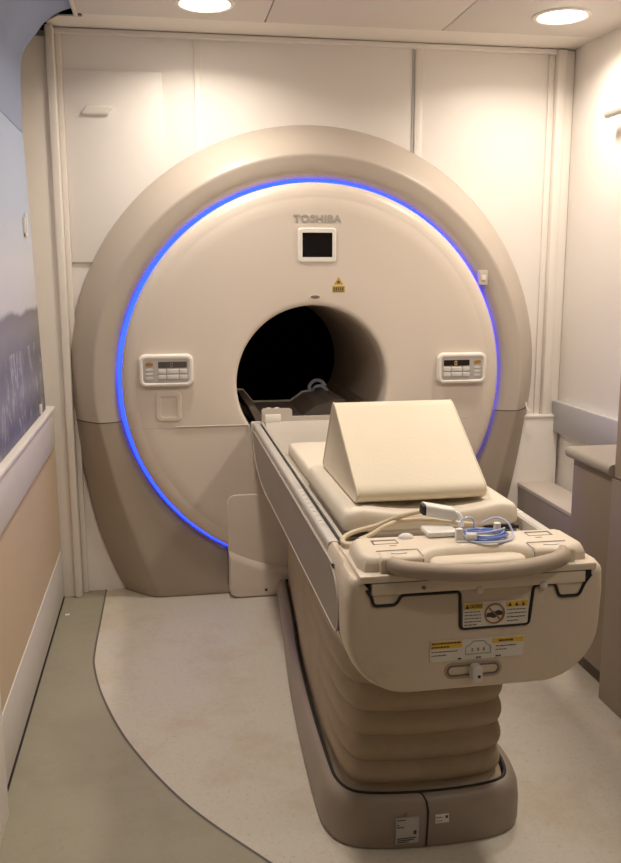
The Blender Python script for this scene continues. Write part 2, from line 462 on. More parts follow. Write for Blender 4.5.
# raised lip along the cover joint
bm = B(-.60, -.30, -.0395, -.03, FS+.001, FS+.005, bev=.0015); obj('cover_lip', bm, 'face', sc)
bm = B(.26, .60, -.0395, -.03, FS+.001, FS+.005, bev=.0015); obj('cover_lip', bm, 'face', sc)

# bore
bm = bmesh.new(); rings = []
for r, y in ((RB+.001, .088), (RB+.001, .5), (RB+.001, 1.12), (RB+.02, 1.12), (RB+.02, .088)):
    rings.append([(CX+r*math.cos(2*PI*i/96), y, ZC-.008+r*math.sin(2*PI*i/96)) for i in range(96)])
loft(bm, rings+[rings[0]], False, False); obj('bore_lining', bm, 'bore', sc, ang=40)
bp_ = [(-.287, .820), (-.259, .818), (-.211, .757), (.171, .757), (.219, .818), (.247, .820), (.20, .72), (.10, .655), (-.02, .63), (-.14, .655), (-.24, .72)]
bm = bmesh.new(); loft(bm, [[(x, y, z) for x, z in bp_] for y in (.05, .60)]); bed = obj('bore_bed', bm, 'bed', sc, smooth=False)
bm = bmesh.new(); lp = [(-.289, .826), (-.259, .824), (-.209, .763), (.169, .763), (.169, .748), (-.216, .748), (-.264, .812), (-.289, .813)]
loft(bm, [[(x, y, z) for x, z in lp] for y in (.595, .615)]); obj('bed_end', bm, 'panel', sc, bed, smooth=False)  # white lip, the lit look of the strip put into its colour
# receiver coil left lying on the bed inside the bore
coil = thing('receiver_coil', 'dark receiver coil lying on the bed inside the scanner bore', 'coil', (.1, .4, .757))
bm = bmesh.new(); cp = [(-.03, .760), (.03, .802), (.075, .81), (.11, .826), (.16, .82), (.150, .78), (.13, .760)]
loft(bm, [[(x, y, z) for x, z in cp] for y in (.15, .57)]); obj('coil_body', bm, 'bed', coil, smooth=False)
bm = bmesh.new(); cp2 = [(-.038, .760), (.03, .808), (.083, .817), (.08, .802), (.04, .794), (-.015, .760)]
loft(bm, [[(x, y, z) for x, z in cp2] for y in (.568, .588)]); obj('coil_edge', bm, 'panel', coil, smooth=False)  # pale edge carries painted light, like the bed end
bm = bmesh.new()
tube(bm, smoothpts([(.072, .56, .81), (.066, .56, .835), (.088, .55, .862), (.118, .54, .862), (.14, .53, .838)], 6), .009, 8)
tube(bm, smoothpts([(.08, .55, .81), (.09, .52, .836), (.12, .50, .84), (.145, .48, .815)], 6), .008, 8)
obj('coil_clip', bm, 'cleartube', coil)

# lettering
def text_mesh(body, sx, sz, x, y, z, depth, bold=.0):
    cu = bpy.data.curves.new('t', 'FONT'); cu.body = body; cu.size = 1; cu.extrude = .5; cu.offset = bold; cu.space_character = 1.09; cu.align_x = 'CENTER'; cu.align_y = 'CENTER'
    o = bpy.data.objects.new('t', cu); C.objects.link(o)
    bpy.context.view_layer.update()
    me = bpy.data.meshes.new_from_object(o.evaluated_get(bpy.context.evaluated_depsgraph_get()))
    bpy.data.objects.remove(o); bpy.data.curves.remove(cu)
    bm = bmesh.new(); bm.from_mesh(me); bpy.data.meshes.remove(me)
    xs = [v.co.x for v in bm.verts]; ys = [v.co.y for v in bm.verts]
    cx, cy = (min(xs)+max(xs))/2, (min(ys)+max(ys))/2; wx, wy = max(xs)-min(xs), max(ys)-min(ys)
    for v in bm.verts:
        v.co = Vector((x+(v.co.x-cx)/wx*sx, y+v.co.z*-depth, z+(v.co.y-cy)/wy*sz))
    return bm
obj('logo', text_mesh('TOSHIBA', .200, .031, -.001, -.0375, 1.603, .0025, .024), 'logo', sc, smooth=False, label='grey TOSHIBA lettering')

# small display near the top
bm = bmesh.new()
o_ = rrect(-.003, 1.496, .160, .140, .014); i_ = rrect(-.002, 1.497, .126, .099, .003)
loft(bm, [[(x, y, z) for x, z in q] for q, y in ((o_, -.034), (o_, -.040), (rrect(-.003, 1.496, .150, .130, .010), -.044), (i_, -.044), (i_, -.0385))], False, True)
dis = obj('display', bm, 'panel', sc)
obj('screen', plate(bmesh.new(), rrect(-.002, 1.497, .125, .098, .002), -.0384, -.0395), 'screen', sc, dis, smooth=False, label='black screen')
# alignment light port above the bore and laser warning label
bm = bmesh.new(); disc(bm, -.012, 1.284, .011, -.034, -.0405, rx=.028); ap = obj('laser_port', bm, 'face', sc)
bm = bmesh.new(); disc(bm, -.012, 1.285, .007, -.0404, -.041, rx=.020); obj('port_lens', bm, 'bed', sc, ap)
wl = obj('warning_label', plate(bmesh.new(), [(.061, 1.304), (.114, 1.304), (.114, 1.330), (.061, 1.330)], -.036, -.0388), 'warn', sc, smooth=False, label='amber laser warning label')
bm = bmesh.new(); plate(bm, [(.068, 1.336), (.107, 1.336), (.0875, 1.368)], -.036, -.0388); obj('warning_triangle', bm, 'warn', sc, wl, smooth=False)
bm = bmesh.new(); disc(bm, .0875, 1.346, .0055, -.0387, -.0394, 10); box(bm, .066, .109, -.0396, -.0386, 1.308, 1.3095)
for i in range(5): box(bm, .067+i*.009, .072+i*.009, -.0396, -.0386, 1.312, 1.325)
obj('warning_print', bm, 'ink', sc, wl, smooth=False)

def control_panel(cx, cz, mirror, lcd, lab):
    s = -1 if mirror else 1        # s=1: orange key on the left
    bm = bmesh.new(); o_ = rrect(cx, cz, .222, .134, .028)
    def rr_(d, r): return rrect(cx, cz, .222-2*d, .134-2*d, r)
    loft(bm, [[(x, y, z) for x, z in q] for q, y in ((rr_(.004, .024), -.033), (rr_(0, .028), -.042), (rr_(.001, .027), -.053), (rr_(.006, .023), -.060), (rr_(.013, .017), -.061), (rr_(.017, .013), -.057))], True, True)
    p = obj('control_panel', bm, 'panel', sc, label=lab)
    obj('keypad', plate(bmesh.new(), rr_(.0185, .012), -.0568, -.0578), 'pad_grey', sc, p)
    obj('readout', plate(bmesh.new(), rrect(cx+s*.026, cz+.024, .116, .025, .004), -.0576, -.0592), lcd, sc, p, label='dark readout')
    bm = bmesh.new(); dx = cx+s*.026-.004
    for a, b, c, d in ((-.004, .004, .007, .0085), (-.004, .004, -.0085, -.007), (-.005, -.0035, -.008, .008), (.0035, .005, -.008, .008)):
        box(bm, dx+a, dx+b, -.0598, -.059, cz+.024+c, cz+.024+d)
    obj('digit', bm, 'inkgrey' if s == 1 else 'amber', sc, p, smooth=False)  # left digit greyed in colour, as if washed out by the glare
    bm = bmesh.new(); disc(bm, cx-s*.068, cz+.027, .0075, -.0576, -.0605, 16, rx=.0165); obj('orange_button', bm, 'orange', sc, p, label='orange oval button')
    for i in range(3):
        bm = bmesh.new(); disc(bm, cx-s*.068, cz+.005-i*.017, .0055, -.0576, -.0605, 14, rx=.0155); obj('oval_button', bm, 'key', sc, p)
    for r in range(2):
        for q, (a, wd) in enumerate(((-.017, .030), (.026, .046), (.069, .030))):
            bm = plate(bmesh.new(), rrect(cx+s*a, cz-.003-r*.023, wd, .018, .003, 3), -.0576, -.0625, .002)
            key = obj('button', bm, 'key', sc, p)
control_panel(-.632, .993, False, 'lcd_glare', 'left control panel with its orange button on the left')
control_panel(.631, .977, True, 'lcd', 'right control panel with its orange button on the right')

# recessed socket under the left control panel
bm = bmesh.new(); cx, cz = -.626, .842
loft(bm, [[(x, y, z) for x, z in q] for q, y in ((rrect(cx, cz, .106, .124, .02), -.034), (rrect(cx, cz, .104, .122, .019), -.041), (rrect(cx, cz, .092, .110, .014), -.0425), (rrect(cx, cz-.001, .066, .086, .008), -.0415), (rrect(cx, cz-.001, .062, .082, .006), -.0275))], False, True)
obj('recessed_socket', bm, 'face', sc)
# push switch and hook on the right of the shell
bm = plate(bmesh.new(), rrect(.736, 1.362, .040, .062, .006), .02, -.001, .002); sw = obj('push_switch', bm, 'shell', sc)
bm = plate(bmesh.new(), rrect(.736, 1.362, .020, .024, .004), 0, -.004, .002); obj('switch_key', bm, 'key', sc, sw)
bm = bmesh.new(); tube(bm, smoothpts([(.985, .075, .805), (.985, .062, .79), (.988, .055, .772), (.996, .050, .762), (1.005, .049, .770), (1.007, .049, .782)], 5), .0042, 8); obj('cable_hook', bm, 'panel', sc)

# docking cover under the bore
bm = plate(bmesh.new(), [p for p in rrect(0, .235, .786, .436, .035)], .02, -.0385, .004); obj('docking_cover', bm, 'face', sc)
cur = [(-.393+.786*i/24) for i in range(25)]
def top(x): return .905-math.sqrt(.80**2-x*x)
bm = bmesh.new(); rings = []
for d, y in ((0, .03), (0, -.042), (.004, -.052), (.014, -.064), (.028, -.069)):
    xl = .393-max(0, d-.004)*.6; r_ = []
    for i in range(25):
        x = -xl+2*xl*i/24; r_.append((x, y if y > -.045 else y-.008*(1-(x/.4)**2), top(x)-d))
    r_ += [(xl, y, .03), (xl-.01, y, .012), (xl-.03, y, .006), (-xl+.03, y, .006), (-xl+.01, y, .012), (-xl, y, .03)]
    rings.append(r_)
loft(bm, rings); db = obj('docking_base', bm, 'face', sc, ang=40)
bm = bmesh.new(); disc(bm, -.235, .032, .006, -.06, -.0725, 10); obj('base_screw', bm, 'ink', sc, db)

# ------------------------------------------------------------------ patient couch
co = thing('patient_couch', 'long beige patient couch on a ribbed lifting column in front of the scanner', 'couch', (0, -.95, 0))
left = [(-.19, -.085), (-.226, -.53), (-.262, -.93), (-.282, -1.3), (-.289, -1.58), (-.282, -1.68), (-.25, -1.742), (-.19, -1.773), (-.07, -1.790), (.06, -1.790), (.15, -1.775), (.20, -1.742), (.225, -1.68), (.232, -1.58), (.226, -1.3), (.205, -.93), (.17, -.53), (.135, -.085)]
out2 = [(v.x, v.y) for v in smoothpts([(x, y, 0) for x, y in left], 5)]
def hgt(y): return .088+.042*min(1, max(0, (-y-.08)/1.5))
bm = bmesh.new(); rings = []
for d, f in ((.004, .0), (0, .10), (0, .5), (.004, .78), (.012, .93), (.024, 1.0), (.034, 1.0), (.040, .9), (.042, .45)):
    rings.append([(x, y, .003+(hgt(y)-.003)*f) for x, y in inset_poly(out2, d)])
loft(bm, rings); base = obj('couch_base', bm, 'base', co, ang=50)
inn = inset_poly(out2, .040)
inn = inset_poly(out2, .036)
bm = bmesh.new(); tube(bm, [(x, y, hgt(y)*.985) for x, y in inn], .0055, 6, close=True); obj('base_gap', bm, 'black', co, base, label='dark gap round the bellows')
bm = bmesh.new(); tube(bm, [(-.052, -1.7915, .008), (-.050, -1.7915, .06), (-.048, -1.789, .098), (-.050, -1.781, .119), (-.056, -1.766, .1295), (-.062, -1.757, .130)], .0025, 6); obj('base_seam', bm, 'black', co, base, label='dark joint line in the base')
def label_on(par, x0, x1, z0, z1, y, m, name, lab=None, t=.0015):
    return obj(name, plate(bmesh.new(), [(x0, z0), (x1, z0), (x1, z1), (x0, z1)], y+.002, y-t), m, co, par, smooth=False, label=lab)
la = label_on(base, -.128, -.071, .020, .088, -1.7885, 'greylabel', 'data_label', 'larger grey data label')
lb = label_on(base, -.030, .004, .066, .088, -1.7905, 'paper', 'small_label', 'small white label')
bm = bmesh.new()
for z, a, b in ((.083, -.126, -.105), (.070, -.126, -.120), (.064, -.126, -.108), (.034, -.126, -.078), (.029, -.126, -.083), (.024, -.126, -.095)): box(bm, a, b, -1.7908, -1.7898, z-.001, z+.0012)
box(bm, -.084, -.077, -1.7908, -1.7898, .043, .053)
obj('label_print', bm, 'ink', co, base, smooth=False); bm = bmesh.new()
box(bm, -.005, .001, -1.7926, -1.7916, .078, .085); box(bm, -.028, -.012, -1.7926, -1.7916, .071, .0725); box(bm, -.028, -.014, -1.7926, -1.7916, .080, .0815)
obj('label_print', bm, 'ink', co, base, smooth=False)
bm = bmesh.new(); plate(bm, [(-.108, .092), (-.098, .092), (-.103, .101)], -1.786, -1.790); obj('label_symbol', bm, 'sign', co, base, smooth=False)

# bellows
bo = inset_poly(out2, .044); rings = []
zs = []
z = .075
while z < .585: zs.append(z); z += .00625
for z in zs:
    if z < .125: d = .0
    else:
        ph = ((z-.135)/.066) % 1.0
        d = -.018*(1-abs(math.sin(PI*ph))**.6)+.0
    ring = []
    for (x, y), (xi, yi) in zip(bo, inset_poly(bo, .02)):
        wgt = .2+.8*min(1, max(0, (-y-1.45)/.2))
        lean = .006 if z > .125 else 0
        f = (-d+lean)/.02*wgt
        zz = z if z > .135 else max(z*hgt(y)/.13, .03)
        ring.append((x+(xi-x)*f, y+(yi-y)*f, zz))
    rings.append(ring)
bm = loft(bmesh.new(), rings); obj('bellows', bm, 'bellows', co, ang=50)

# frame and end cover
bm = bmesh.new()
fp = [(-.278, .742), (-.283, .70), (-.280, .60), (-.262, .548), (-.22, .53), (.22, .53), (.262, .548), (.280, .60), (.283, .70), (.278, .742)]
rings = []
for y, s in ((-.046, .985), (-.055, 1), (-1.0, 1), (-1.80, 1)):
    rings.append([(x*s, y, .74+(z-.74)*s) for x, z in fp])
loft(bm, rings); fr = obj('couch_frame', bm, 'couch', co, ang=45)
# end cover, a rounded U seen from the end of the couch
up = []
for i in range(13):
    a = math.radians(180+90*i/12); up.append((-.155+.13*math.cos(a), .625+.125*math.sin(a)))
up2 = [(-.258, .742), (-.259, .756), (-.264, .762), (-.276, .762), (-.285, .752), (-.288, .70)]+up
up2 = up2+[(-x, z) for x, z in reversed(up2)]
up2 = [(x, z-.012*(1-(x/.29)**2) if z < .6 else z) for x, z in up2]
bm = bmesh.new(); rings = []
for y, d in ((-1.69, .0075), (-1.70, .007), (-1.835, .0065), (-1.858, .001), (-1.915, 0), (-1.930, .0015), (-1.941, .005), (-1.947, .011), (-1.950, .019)):
    rings.append([(x*(1-d/.288), y, .62+(z-.62)*(1-(d if y < -1.85 else 0)/.138)) for x, z in up2])
loft(bm, rings); ec = obj('end_cover', bm, 'couch', co, ang=45)
# black seals around the console flap
yy = -1.9505
def seal(pts, r=.0036):
    bm = bmesh.new(); tube(bm, pts, r, 8); return obj('seal', bm, 'black', co, ec, label='black rubber seal')
def rounded(pts, r=.012):
    out = []
    for i, p in enumerate(pts):
        if i in (0, len(pts)-1): out.append(p); continue
        p0, p1, p2 = Vector(pts[i-1]), Vector(p), Vector(pts[i+1])
        a = p1+(p0-p1).normalized()*r; b = p1+(p2-p1).normalized()*r
        for k in range(5):
            t = k/4; out.append(tuple(a*(1-t)**2+p1*2*t*(1-t)+b*t*t))
    return out
sl = rounded([(-.246, .736), (-.236, .722), (-.231, .700), (-.183, .700), (-.172, .7205), (-.044, .7195), (-.041, .636), (.113, .637), (.121, .722), (.170, .724), (.180, .694), (.226, .694), (.238, .722), (.252, .740)], .009)
seal([(x, yy, z) for x, z in sl])
for x in (-.236, .245):
    obj('dark_notch', B(x-.005, x+.008, -1.9515, -1.93, .732, .7505, bev=.002), 'black', co, ec, label='dark notch at the console corner')

# warning stickers on the end cover
def sticker(x0, x1, z0, z1, y, name, lab): return obj(name, plate(bmesh.new(), [(x0, z0), (x1, z0), (x1, z1), (x0, z1)], y+.003, y), 'paper', co, ec, smooth=False, label=lab)
ys = -1.9525
st = sticker(-.036, .110, .638, .694, ys, 'caution_label', 'upper caution label with a crossed circle')
def yel(x0, x1, z0, z1, y=ys): return obj('label_header', plate(bmesh.new(), [(x0, z0), (x1, z0), (x1, z1), (x0, z1)], y, y-.0006), 'yellow', co, ec, smooth=False, label='yellow label heading')
yel(-.034, .007, .679, .692); yel(.060, .108, .679, .692)
def lines(bm, x0, x1, z0, z1, n, y, h=.0016):
    for i in range(n):
        z = z1-(z1-z0)*i/max(1, n-1); x = x0
        while x < x1-.002:
            wd = min(random.uniform(.003, .009), x1-x); box(bm, x, x+wd, y-.0008, y, z-h/2, z+h/2); x += wd+.0016
            if i == n-1 and x > x0+(x1-x0)*.55: break
bm = bmesh.new(); lines(bm, -.033, .004, .644, .673, 5, ys); obj('label_print', bm, 'ink', co, ec, smooth=False)
bm = bmesh.new(); lines(bm, .062, .106, .648, .673, 4, ys); obj('label_print', bm, 'ink', co, ec, smooth=False)
bm = text_mesh('CAUTION', .027, .008, -.0085, ys-.0008, .6855, .0006, .02)
plate(bm, [(-.032, .681), (-.023, .681), (-.0275, .690)], ys-.0004, ys-.001)
obj('heading_print', bm, 'ink', co, ec, smooth=False); bm = bmesh.new()
for cx in (.068, .083, .098): plate(bm, [(cx-.004, .681), (cx+.004, .681), (cx, .690)], ys-.0004, ys-.001)
obj('heading_print', bm, 'ink', co, ec, smooth=False); bm = bmesh.new()
# crossed circle: hand silhouette
hand = [(.020, .668), (.034, .670), (.046, .674), (.056, .669), (.054, .662), (.044, .662), (.036, .656), (.026, .659), (.018, .660)]
plate(bm, [(x-.003, z) for x, z in hand], ys-.0002, ys-.0009)
obj('label_print', bm, 'ink', co, ec, smooth=False)
bm = bmesh.new(); rg = [(.034+.0215*math.cos(2*PI*i/32), ys-.0012, .6665+.0215*math.sin(2*PI*i/32)) for i in range(32)]
tube(bm, rg, .0018, 6, close=True); tube(bm, [(.020, ys-.0014, .681), (.048, ys-.0014, .652)], .0018, 6)
obj('prohibition_sign', bm, 'sign', co, ec, label='brown crossed circle')
st2 = sticker(-.107, .103, .566, .612, ys, 'instruction_label', 'lower instruction label, wide with two yellow headings')
yel(-.106, -.036, .595, .611); yel(.032, .102, .599, .610)
bm = bmesh.new(); lines(bm, -.104, -.040, .599, .607, 2, ys-.0005, .0028); obj('heading_print', bm, 'ink', co, ec, smooth=False); bm = bmesh.new(); lines(bm, .046, .092, .6045, .6045, 1, ys-.0005, .0035)
obj('heading_print', bm, 'ink', co, ec, smooth=False); bm = bmesh.new(); lines(bm, -.104, -.045, .580, .588, 2, ys); obj('label_print', bm, 'ink', co, ec, smooth=False); bm = bmesh.new(); lines(bm, .040, .085, .584, .592, 2, ys)
obj('label_print', bm, 'ink', co, ec, smooth=False); bm = bmesh.new(); lines(bm, -.045, -.030, .5695, .5695, 1, ys, .003); lines(bm, -.004, .014, .5695, .5695, 1, ys, .003); lines(bm, .040, .056, .5695, .5695, 1, ys, .003)
obj('label_print', bm, 'ink', co, ec, smooth=False)
bm = bmesh.new()
ou = [(-.028, .578), (-.028, .594), (-.018, .600), (-.012, .607), (.012, .607), (.018, .600), (.028, .594), (.028, .578)]
tube(bm, [(x, ys-.0008, z) for x, z in ou], .0007, 4); box(bm, -.028, .028, ys-.001, ys, .5775, .5787)
for cx in (-.013, 0, .013): box(bm, cx-.002, cx+.002, ys-.001, ys, .584, .591)
obj('label_drawing', bm, 'inkgrey', co, ec, smooth=False)
# latch in its slot
bm = bmesh.new(); o_ = rrect(-.009, .541, .128, .036, .017)
loft(bm, [[(x, y, z) for x, z in q] for q, y in ((o_, -1.947), (o_, -1.9515), (rrect(-.009, .541, .118, .026, .012), -1.9515), (rrect(-.009, .541, .114, .022, .010), -1.9475))], False, True)
sl_ = obj('latch_slot', bm, 'handle', co, ec)  # darker grip colour stands in for the shadow inside the recess
bm = bmesh.new(); tube(bm, [(x, -1.951, z) for x, z in rrect(-.009, .541, .114, .022, .0105)], .0018, 6, close=True); obj('slot_rim', bm, 'bed', co, ec)
bm = plate(bmesh.new(), rrect(-.006, .538, .023, .036, .007), -1.945, -1.972, .004); kn = obj('latch_knob', bm, 'key', co, ec)
bm = bmesh.new(); disc(bm, -.003, .534, .0036, -1.9715, -1.9728, 10); obj('latch_hole', bm, 'black', co, ec)

# console on the foot end
CT = .800
bm = B(-.262, .262, -1.957, -1.735, .751, .768, bev=.005); box(bm, -.236, .238, -1.9545, -1.735, .7235, .750, bev=.003); con = obj('end_console', bm, 'console', co)
bm = B(-.234, .236, -1.9535, -1.94, .7485, .7525); obj('console_groove', bm, 'bed', co, con, smooth=False)
plan = [(-.238, -1.785), (-.252, -1.805), (-.256, -1.90), (-.246, -1.932), (-.125, -1.940), (-.112, -1.932), (-.085, -1.905), (-.055, -1.897), (.06, -1.897), (.09, -1.905), (.120, -1.932), (.133, -1.940), (.246, -1.932), (.256, -1.90), (.252, -1.815), (.238, -1.795)]
bm = bmesh.new(); loft(bm, [[(x, y, z) for x, y in inset_poly(plan, d)] for d, z in ((0, .764), (0.001, .783), (.006, .794), (.013, CT-.001), (.020, CT))]); obj('console_top', bm, 'console', co, con, ang=40)
bm = bmesh.new(); pl2 = [(-.05, -1.86), (-.06, -1.925), (-.03, -1.938), (.035, -1.938), (.065, -1.925), (.055, -1.86)]
pl2 = [(-.115, -1.89), (-.10, -1.945), (.108, -1.945), (.122, -1.89)]
loft(bm, [[(x, y, z) for x, y in inset_poly(pl2, d)] for d, z in ((0, .764), (.001, .775), (.005, .781), (.012, .784))]); obj('console_lip', bm, 'console', co, con, ang=40)
for s in (-1, 1):
    bm = bmesh.new(); p3 = [(s*.125, -1.900), (s*.125, -1.945), (s*.215, -1.945), (s*.215, -1.900)]
    loft(bm, [[(x, y, z) for x, y in inset_poly(p3, d)] for d, z in ((0, .766), (0, .793), (.004, .800), (.010, .8025))]); hb = obj('handle_block', bm, 'console', co, con, ang=40)
    bm = bmesh.new(); tube(bm, [(s*.123, -1.9435, .795), (s*.123, -1.946, .768)], .0012, 6); tube(bm, [(s*.123, -1.9, .8015), (s*.123, -1.9395, .800)], .001, 6); tube(bm, [(s*.124, -1.899, .8017), (s*.214, -1.899, .8017)], .001, 6); obj('joint_line', bm, 'inkgrey', co, con)
    bm = bmesh.new(); loft(bm, [[(s*.17+.018*math.cos(2*PI*i/18), -1.922+.006*math.sin(2*PI*i/18), z) for i in range(18)] for z in (.801, .8042)]); obj('release_button', bm, 'key', co, con)
    bm = bmesh.new(); xa, xb = s*.152, s*.206
    for a, b, c, d in ((xa, xb, -1.828, -1.822), (xa, xb, -1.850, -1.8488), (xa-.001*s, xa+.001*s, -1.850, -1.822), (xb-.002*s, xb+.002*s, -1.850, -1.822)): box(bm, a, b, c, d, CT-.001, CT+.0008)
    obj('cover_window', bm, 'bed', co, con, smooth=False)  # dark lines paint the shaded edges of a shallow recess
    bm = bmesh.new(); box(bm, s*.16, s*.175, -1.866, -1.862, CT-.001, CT+.0008); obj('cover_mark', bm, 'inkgrey', co, con, smooth=False)
hp = smoothpts([(-.190, -1.932, .784), (-.183, -1.950, .783), (-.155, -1.970, .781), (-.08, -1.988, .777), (0, -1.993, .775), (.08, -1.988, .777), (.155, -1.970, .782), (.183, -1.950, .785), (.190, -1.932, .786)], 6)
bm = bmesh.new(); tube(bm, hp, .0178, 16); obj('handle', bm, 'handle', co, con, label='worn brown curved grip bar')
for x in (-.001, .142):
    bm = bmesh.new(); rings = [[(x+r*math.cos(2*PI*i/16), y, .7225+r*math.sin(2*PI*i/16)) for i in range(16)] for r, y in ((.0085, -1.948), (.0085, -1.9555), (.006, -1.958), (.002, -1.959))]
    loft(bm, rings); obj('round_stud', bm, 'key', co, con)
bm = bmesh.new(); disc(bm, -.125, .736, .004, -1.95, -1.9585, 10); obj('stud_hole', bm, 'bed', co, con)

# side insert panels
ip = [(-.075, .722), (-.10, .738), (-.30, .740), (-1.66, .738), (-1.74, .734), (-1.80, .718), (-1.832, .692), (-1.842, .66), (-1.84, .63), (-1.828, .604), (-1.79, .590), (-1.55, .588), (-.80, .580), (-.45, .578), (-.25, .606), (-.13, .660), (-.085, .70)]
for s in (-1, 1):
    ipr = [(v.x, v.y) for v in smoothpts([(a, b, 0) for a, b in ip], 4, close=True)]
    bm = bmesh.new()
    loft(bm, [[(s*x, y, z) for y, z in inset_poly(ipr, d)] for d, x in ((0, .276), (0, .2835), (.003, .2846))]); pn = obj('side_panel', bm, 'insert', co, smooth=False, label='taupe grey side panel')
    bm = bmesh.new(); tube(bm, [(s*.2838, y, z) for y, z in ipr], .0026, 6, close=True); obj('panel_edge', bm, 'tray', co, pn)
# rails with scale marks
for s in (-1, 1):
    bm = bmesh.new(); q = [(s*(x), z) for x, z in rrect(.265, .752, .028, .024, .008, 4)]
    loft(bm, [[(x, y, z) for x, z in q] for y in (-.05, -1.70)]); rl = obj('side_rail', bm, 'couch_rail', co, ang=50)
    bm = B(s*.2535, s*.2475, -1.735, -.06, .742, .7605); obj('rail_slot', bm, 'black', co, rl, smooth=False, label='black slot beside the rail')
    bm = B(s*.2725, s*.259, -1.55, -1.20, .7630, .7645)
    sp_ = obj('scale_strip', bm, 'paper', co, rl, smooth=False)
    for i in range(8): obj('scale_mark', B(s*.270, s*.261, -1.225-i*.043, -1.228-i*.043, .7643, .7650), 'inkgrey', co, rl, smooth=False)
    bm = B(s*.29, s*.235, -.068, -.044, .70, .772, bev=.008, seg=3); obj('rail_end', bm, 'tray', co, rl)
bm = bmesh.new(); tube(bm, smoothpts([(-.290, -.05, .757), (-.287, -.055, .742), (-.280, -.068, .726), (-.272, -.078, .716)], 5), .004, 6); obj('end_seal', bm, 'black', co, label='black seal at the rail end')
# tabletop tray
tp = [(-.246, .735), (-.246, .766), (-.238, .768), (-.233, .752), (-.231, .7435), (.231, .7435), (.233, .752), (.238, .768), (.246, .766), (.246, .735)]
bm = bmesh.new(); loft(bm, [[(x, y, z) for x, z in tp] for y in (-.05, -1.737)]); tr = obj('tabletop', bm, 'tray', co, ang=40)
bm = B(-.224, .218, -1.632, -1.104, .742, .7615, bev=.003); obj('pad_platform', bm, 'tray', co, tr)
bm = bmesh.new(); hw = [(-.243, .742), (-.243, .818), (-.238, .825), (-.122, .823), (-.117, .818), (-.117, .792), (-.11, .789), (.11, .789), (.117, .792), (.117, .818), (.122, .823), (.238, .825), (.243, .818), (.243, .742)]
loft(bm, [[(x, y, z) for x, z in hw] for y in (-.045, -.075)])
bmesh.ops.recalc_face_normals(bm, faces=bm.faces)
hd = obj('head_wall', bm, 'tray', co, ang=30)
bm = bmesh.new(); box(bm, -.232, -.165, -.080, -.074, .770, .803, bev=.003); obj('head_button', bm, 'panel', co, hd)
bm = bmesh.new()
for x in (-.215, -.18):
    loft(bm, [[(x+r*math.cos(2*PI*i/12), -.06+r*math.sin(2*PI*i/12)*.6, z) for i in range(12)] for r, z in ((.014, .822), (.012, .828), (.006, .830))])
obj('head_bump', bm, 'tray', co, hd)
bm = bmesh.new(); loft(bm, [[(x, -.075, .742), (x, -.074, .772), (x, -.09, .764), (x, -.13, .75), (x, -.20, .742)] for x in (-.2305, .2305)]); obj('head_fillet', bm, 'tray', co, hd)
bm = bmesh.new(); box(bm, -.222, -.165, -1.642, -1.633, .752, .7605); obj('pad_slot_shade', bm, 'black', co, label='black strip painted in as the shadow slot under the mattress')  # dark bars stand in for the shadow gap below the pad front
bm = B(.13, .218, -1.642, -1.633, .752, .7605); obj('pad_slot_shade', bm, 'black', co, label='black strip painted in as the shadow slot under the mattress')

# ------------------------------------------------------------------ cushions
def cushion(name, x0, x1, y0, y1, zb, zt, m, bev, prof=None, ny=14, nx=28, label='', cat=''):
    """soft pad; prof(u) shapes the top across the width (u from -1 to 1)"""
    bm = bmesh.new(); r = bev
    def ring(d, zf):
        pts = []
        rr_ = rrect((x0+x1)/2, (y0+y1)/2, abs(x1-x0)-2*d, abs(y1-y0)-2*d, max(.004, r*1.2-d*.5), 4)
        # resample the long sides
        P = []
        n = len(rr_)
        for i in range(n):
            a, b = Vector(rr_[i]), Vector(rr_[(i+1) % n]); L_ = (b-a).length; k = max(1, int(L_/.02))
            P += [a.lerp(b, j/k) for j in range(k)]
        return P
    base_ = ring(0, 0); rings = []
    cx, cy = (x0+x1)/2, (y0+y1)/2; wx, wy = abs(x1-x0)/2, abs(y1-y0)/2
    def tz(x): return zt+(prof((x-cx)/wx) if prof else 0)
    def put(d, f):
        o = []
        for p in base_:
            x = cx+(p.x-cx)*(1-d/wx); y = cy+(p.y-cy)*(1-d/wy); o.append((x, y, zb+(tz(x)-zb)*f))
        return o
    for d, f in ((.004, 0), (0, .12), (0, .5), (.001, .70), (.003, .85), (.007, .96), (.013, .99), (.022, 1.0)): rings.append(put(d, f))
    # inner rings towards the middle for the curved top
    for q in (.3, .5, .7, .85, .97):
        o = []
        for p in base_:
            x = cx+(p.x-cx)*(1-.022/wx)*(1-q); y = cy+(p.y-cy)*(1-.022/wy)*(1 - q*.98); o.append((x, y, tz(x)))
        rings.append(o)
    loft(bm, rings)
    o = obj(name, bm, m, ang=60)
    return tag(o, label, cat)
cushion('mattress_pad', -.214, .190, -1.098, -.60, .7445, .786, 'mattress', .02, None, label='narrower flat cream mattress pad nearest the scanner bore', cat='mattress')
def pf(u):
    u = abs(u); return .0175*min(u/.78, 1)**2-(.010*max(0, u-.80)/.2 if u > .8 else 0)
cushion('mattress_pad', -.228, .222, -1.640, -1.102, .7625, .803, 'mattress', .02, pf, label='wider hollowed cream mattress pad under the wedge cushion', cat='mattress')
